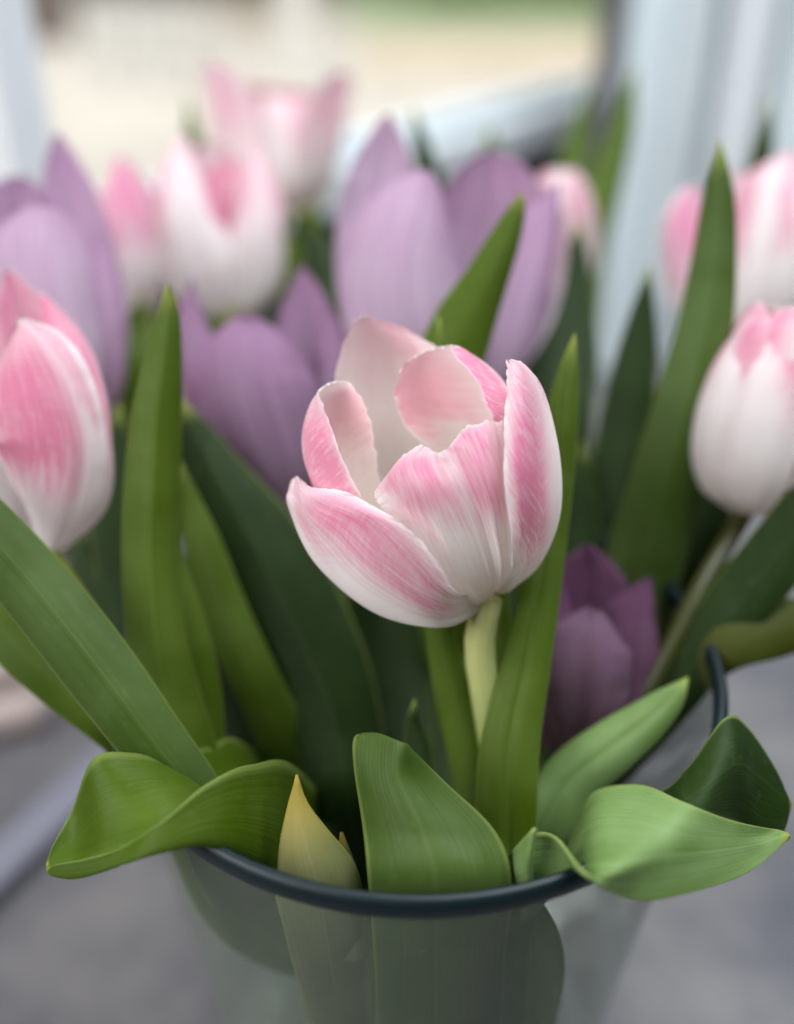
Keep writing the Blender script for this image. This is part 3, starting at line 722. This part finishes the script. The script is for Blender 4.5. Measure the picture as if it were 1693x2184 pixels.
leaf(t7, [(740, 1700, 26.2, 80), (715, 1540, 26.6, 100), (655, 1390, 27, 118), (560, 1200, 27.4, 112), (455, 1010, 27.6, 66), (410, 910, 27.8, 30), (386, 852, 27.9, 0)], LFD, cup=35, crease=-.0006)
leaf(t7, [(640, 1650, 27, 60), (560, 1480, 26.4, 50), (478, 1300, 26.6, 48), (425, 1140, 26.8, 36), (376, 970, 27, 0)], LF, cup=35)
leaf(t7, [(780, 2450, 27.5, 30), (730, 2200, 24.5, 60), (698, 2010, 21.9, 84), (674, 1875, 21.0, 86), (648, 1785, 21.1, 52), (634, 1712, 21.3, 19), (632, 1652, 21.4, 0)], LFT, cup=40, lead=False)
leaf(t7, [(760, 2050, 22.4, 26), (735, 1850, 22, 22), (728, 1775, 22.1, 0)], LFT, cup=40, lead=False)

# --- big lilac tulip
t8 = tulip('large lilac tulip rising behind the centre pink flower', (970, 900, 31), mid=[(985, 1200, 29)])
petal(t8, [(990, 890, 32, 40), (1040, 660, 33, 130), (1045, 500, 33.2, 116), (1048, 400, 33, 100), (1046, 322, 32.8, 88)], LD, cup=-40, tip='dome')
petal(t8, [(930, 880, 31.6, 40), (840, 650, 32, 110), (805, 480, 32.1, 86), (818, 340, 32.3, 62), (826, 243, 32.3, 40)], LP, cup=-35)
petal(t8, [(985, 890, 32, 40), (1095, 650, 33.2, 90), (1140, 500, 33.4, 70), (1150, 385, 33.4, 50)], WB, cup=-40)
petal(t8, [(985, 905, 31, 30), (1062, 780, 30.4, 60, 50), (1118, 620, 30.4, 82, 56), (1152, 490, 30.8, 66, 44), (1188, 392, 31.4, 26)], LD, cup=58)
petal(t8, [(965, 905, 30.6, 40), (905, 800, 29.4, 118, 112), (858, 640, 28.9, 138, 138), (872, 480, 29.1, 122, 106), (908, 360, 29.8, 92, 74)], LP, cup=60, crease=-.0008, tip='dome')
leaf(t8, [(930, 1000, 26.6, 70), (950, 800, 26.8, 72), (990, 690, 26.9, 66), (1040, 590, 27, 46), (1085, 490, 27, 29), (1106, 436, 27, 14), (1112, 410, 27, 0)], LF, cup=45)
leaf(t8, [(960, 600, 38, 40), (925, 420, 38.5, 26), (900, 320, 38.5, 20), (880, 228, 38.5, 0)], LFD, cup=30)
leaf(t8, [(1060, 500, 42, 24), (1048, 340, 43, 22), (1045, 265, 43, 0)], LF)

# --- pale one behind, right group
t9 = tulip('pale pink tulip half hidden behind the large lilac one', (1185, 640, 39), mid=[(1150, 900, 36)])
cup_tulip(t9, (1185, 640, 39), (1195, 365, 38), 1.55, [WB], S6, seed=12)
leaf(t9, [(1220, 800, 41, 44), (1250, 560, 41.5, 38), (1285, 420, 42, 34), (1325, 270, 42.5, 26), (1356, 140, 43, 0)], LF, cup=30)
leaf(t9, [(1200, 760, 43, 44), (1215, 500, 44.5, 34), (1228, 320, 45.5, 30), (1262, 180, 46, 0)], LF, cup=20)
leaf(t9, [(1180, 1100, 33, 70), (1170, 900, 33.5, 92), (1190, 720, 34.5, 88), (1215, 600, 35, 50), (1240, 470, 35.5, 0)], LFD, cup=30)
t10 = tulip('pink and white tulip cut off at upper right behind a tall leaf', (1590, 735, 34), mid=[(1450, 1050, 32)])
petal(t10, [(1600, 720, 34.6, 30), (1570, 560, 35, 110), (1565, 450, 35, 95), (1575, 365, 35, 60)], WB, cup=-40)
petal(t10, [(1620, 735, 34, 30), (1745, 600, 33.6, 75), (1785, 450, 33.8, 75), (1765, 335, 34.2, 40)], WT, cup=50)
petal(t10, [(1585, 730, 34, 20), (1492, 640, 33.8, 56, 60), (1456, 530, 33.8, 46, 55), (1462, 440, 34, 40, 44), (1480, 392, 34.3, 28)], WS, cup=50)
petal(t10, [(1605, 738, 33.8, 30), (1630, 640, 33, 82, 95), (1655, 500, 32.7, 98, 110), (1665, 400, 32.9, 92, 98), (1690, 320, 33.4, 66)], WF2, cup=60, tip='dome', crease=-.0006)
leaf(t10, [(1590, 650, 38, 40), (1605, 450, 38.5, 30), (1625, 320, 38.5, 24), (1643, 200, 38.5, 0)], LFD, cup=30)
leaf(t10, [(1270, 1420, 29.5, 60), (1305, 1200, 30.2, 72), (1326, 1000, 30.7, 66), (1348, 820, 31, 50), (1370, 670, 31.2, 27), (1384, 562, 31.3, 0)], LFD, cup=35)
t11 = tulip('closed white tulip with pink tips at the right edge', (1590, 1092, 28), mid=[(1400, 1440, 26.5), (1490, 1260, 26.9)], rad=.0025, stem=STO)
cup_tulip(t11, (1590, 1092, 28), (1690, 655, 27), 1.92, [WW], [(-30, .93, 1.02, 0), (95, .98, 1, .05), (-145, 1.0, 1, .04), (40, 1.0, .92, .05), (160, 1, .92, 0), (-85, 1.0, .93, .08)], seed=18, ragged=.002)
leaf(t11, [(1240, 1600, 28.6, 60), (1330, 1330, 28.6, 84), (1388, 1150, 28.2, 80), (1428, 1000, 27.8, 72), (1467, 850, 27.6, 66), (1502, 700, 27.5, 58), (1522, 550, 27.6, 46), (1533, 400, 27.7, 29), (1536, 302, 27.8, 0)], LFB, cup=40, crease=-.0005)
leaf(t11, [(1330, 1600, 27.4, 50), (1440, 1465, 26.4, 58), (1565, 1300, 26, 66), (1690, 1140, 26, 66), (1810, 980, 26, 50), (1890, 870, 26, 0)], LFD, cup=35)
leaf(t11, [(1380, 1530, 27, 14), (1460, 1455, 26.4, 34), (1560, 1375, 25.8, 52), (1660, 1340, 25.9, 60), (1780, 1320, 26, 40), (1880, 1310, 26, 0)], LFO, cup=30)
c7 = lambda x, y, d: P(840.1 + x * .5038, 1151.4 + y * .5038, d)
net_surface('leaf', [[(1050, 1120, 23.8), (1060, 1180, 22.6), (1080, 1230, 22.0)],
                     [(1250, 960, 22.3), (1270, 1080, 21.2), (1290, 1170, 20.9)],
                     [(1400, 755, 22.4), (1440, 950, 21.7), (1450, 1200, 22.0)],
                     [(1490, 790, 22.8), (1540, 1000, 22.4), (1565, 1290, 22.3)],
                     [(1600, 950, 23), (1632, 1080, 22.7), (1640, 1245, 22.5)],
                     [(1672, 1095, 22.8), (1680, 1115, 22.8), (1672, 1150, 22.8)]], LFD, t11, c7, 50, 24, thick=.0006, lead=t11['_neck'])

# --- dusky purple bud low on the right and front leaves
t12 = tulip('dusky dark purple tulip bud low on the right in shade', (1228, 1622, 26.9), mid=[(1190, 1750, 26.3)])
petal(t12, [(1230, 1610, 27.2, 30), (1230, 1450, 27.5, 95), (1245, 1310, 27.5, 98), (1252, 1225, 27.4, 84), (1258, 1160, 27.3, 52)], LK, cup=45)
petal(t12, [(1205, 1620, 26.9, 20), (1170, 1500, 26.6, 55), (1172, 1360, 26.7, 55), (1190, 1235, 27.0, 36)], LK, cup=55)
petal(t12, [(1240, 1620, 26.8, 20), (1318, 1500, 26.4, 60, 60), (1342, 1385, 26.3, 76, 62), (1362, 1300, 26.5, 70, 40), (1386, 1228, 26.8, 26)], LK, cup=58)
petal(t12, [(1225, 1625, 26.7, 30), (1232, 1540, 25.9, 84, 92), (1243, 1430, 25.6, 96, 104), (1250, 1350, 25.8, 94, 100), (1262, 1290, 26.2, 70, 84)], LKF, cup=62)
leaf(t12, [(1160, 1760, 24.6, 60), (1215, 1670, 24.6, 62), (1310, 1590, 24.5, 56), (1390, 1528, 24.5, 42), (1440, 1480, 24.6, 24), (1467, 1446, 24.8, 0)], LFP, cup=55, crease=.0005)
net_surface('leaf', [[(740, 1300, 24.2), (680, 1400, 23.6), (520, 1640, 22.4), (500, 1440, 21.1), (520, 1300, 20.9)],
                     [(790, 1170, 23.9), (740, 1290, 23.2), (640, 1510, 21.6), (590, 1420, 20.9), (600, 1240, 20.9)],
                     [(860, 1065, 23.3), (840, 1190, 21.6), (805, 1390, 20.1), (730, 1385, 20.5), (690, 1265, 20.5)],
                     [(1050, 1042, 22.4), (1000, 1180, 21.0), (930, 1380, 19.3), (860, 1440, 19.2), (810, 1415, 19.2)],
                     [(1230, 1115, 20.9), (1180, 1220, 20.4), (1120, 1340, 19.9), (1060, 1450, 19.7), (1015, 1522, 19.6)],
                     [(1420, 1185, 21.2), (1390, 1250, 21.0), (1340, 1320, 20.7), (1290, 1420, 20.4), (1250, 1492, 20.2)],
                     [(1590, 1222, 21.8), (1570, 1250, 21.7), (1550, 1285, 21.5), (1520, 1340, 21.3), (1500, 1405, 21.1)],
                     [(1668, 1240, 21.7), (1672, 1244, 21.7), (1674, 1248, 21.7), (1674, 1254, 21.7), (1668, 1264, 21.7)]],
            LFP, t12, c7, 80, 44, thick=.0007, lead=t12['_neck'])
cv = lambda x, y, d: P(x, y, d)
net_surface('leaf', [[(880, 2520, 27.6), (905, 2520, 27.2), (940, 2520, 27), (980, 2520, 27.2), (1000, 2520, 27.6)],
                     [(815, 2260, 24.6), (850, 2260, 24.1), (930, 2260, 23.9), (1020, 2260, 24), (1060, 2260, 24.6)],
                     [(800, 2060, 22.3), (850, 2060, 21.8), (930, 2060, 21.6), (1020, 2060, 21.7), (1075, 2060, 22.3)],
                     [(788, 1890, 20.9), (850, 1890, 20.4), (930, 1890, 20.2), (1020, 1890, 20.3), (1090, 1890, 20.8)],
                     [(775, 1760, 21.3), (830, 1770, 20.7), (900, 1770, 20.4), (980, 1775, 20.6), (1055, 1775, 21.1)],
                     [(757, 1640, 21.6), (800, 1660, 21.1), (850, 1660, 20.8), (900, 1668, 21), (950, 1672, 21.5)],
                     [(755, 1578, 21.8), (800, 1575, 21.5), (850, 1592, 20.9), (872, 1600, 21), (888, 1612, 21.4)],
                     [(775, 1566, 21.9), (805, 1566, 21.6), (848, 1582, 21.0), (865, 1588, 21.0), (869, 1591, 21.2)]],
            LFB, main, cv, 70, 44, thick=.0007)
# leaves filling the mouth of the vase, most coloured dark for its shade
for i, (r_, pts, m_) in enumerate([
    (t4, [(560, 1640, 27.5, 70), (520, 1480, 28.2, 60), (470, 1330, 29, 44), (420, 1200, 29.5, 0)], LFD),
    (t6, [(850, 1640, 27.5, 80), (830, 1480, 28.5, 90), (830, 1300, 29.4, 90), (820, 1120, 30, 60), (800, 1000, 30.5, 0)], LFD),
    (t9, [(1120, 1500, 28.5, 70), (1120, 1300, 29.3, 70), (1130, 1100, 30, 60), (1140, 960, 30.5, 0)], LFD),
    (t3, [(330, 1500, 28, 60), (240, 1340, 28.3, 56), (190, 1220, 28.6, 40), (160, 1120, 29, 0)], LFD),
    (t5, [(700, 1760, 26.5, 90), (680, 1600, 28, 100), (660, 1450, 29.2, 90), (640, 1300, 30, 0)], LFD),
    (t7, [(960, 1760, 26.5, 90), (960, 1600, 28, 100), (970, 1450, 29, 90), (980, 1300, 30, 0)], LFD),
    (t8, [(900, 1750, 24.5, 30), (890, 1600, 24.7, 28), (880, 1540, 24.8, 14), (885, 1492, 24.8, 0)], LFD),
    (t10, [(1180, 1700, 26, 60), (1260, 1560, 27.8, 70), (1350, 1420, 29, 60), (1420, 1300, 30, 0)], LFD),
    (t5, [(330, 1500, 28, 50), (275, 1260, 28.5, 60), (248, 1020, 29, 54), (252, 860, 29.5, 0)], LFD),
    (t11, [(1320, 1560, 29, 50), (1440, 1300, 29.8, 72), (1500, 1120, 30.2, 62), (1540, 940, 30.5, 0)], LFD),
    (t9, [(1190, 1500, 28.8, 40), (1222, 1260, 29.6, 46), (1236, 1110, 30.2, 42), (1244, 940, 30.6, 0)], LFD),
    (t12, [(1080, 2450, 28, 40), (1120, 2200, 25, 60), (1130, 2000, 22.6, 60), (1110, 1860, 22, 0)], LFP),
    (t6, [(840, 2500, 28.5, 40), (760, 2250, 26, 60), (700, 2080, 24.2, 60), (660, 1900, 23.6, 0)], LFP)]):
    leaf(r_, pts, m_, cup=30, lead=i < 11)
for o in list(sc.objects):
    if '_neck' in o: del o['_neck']
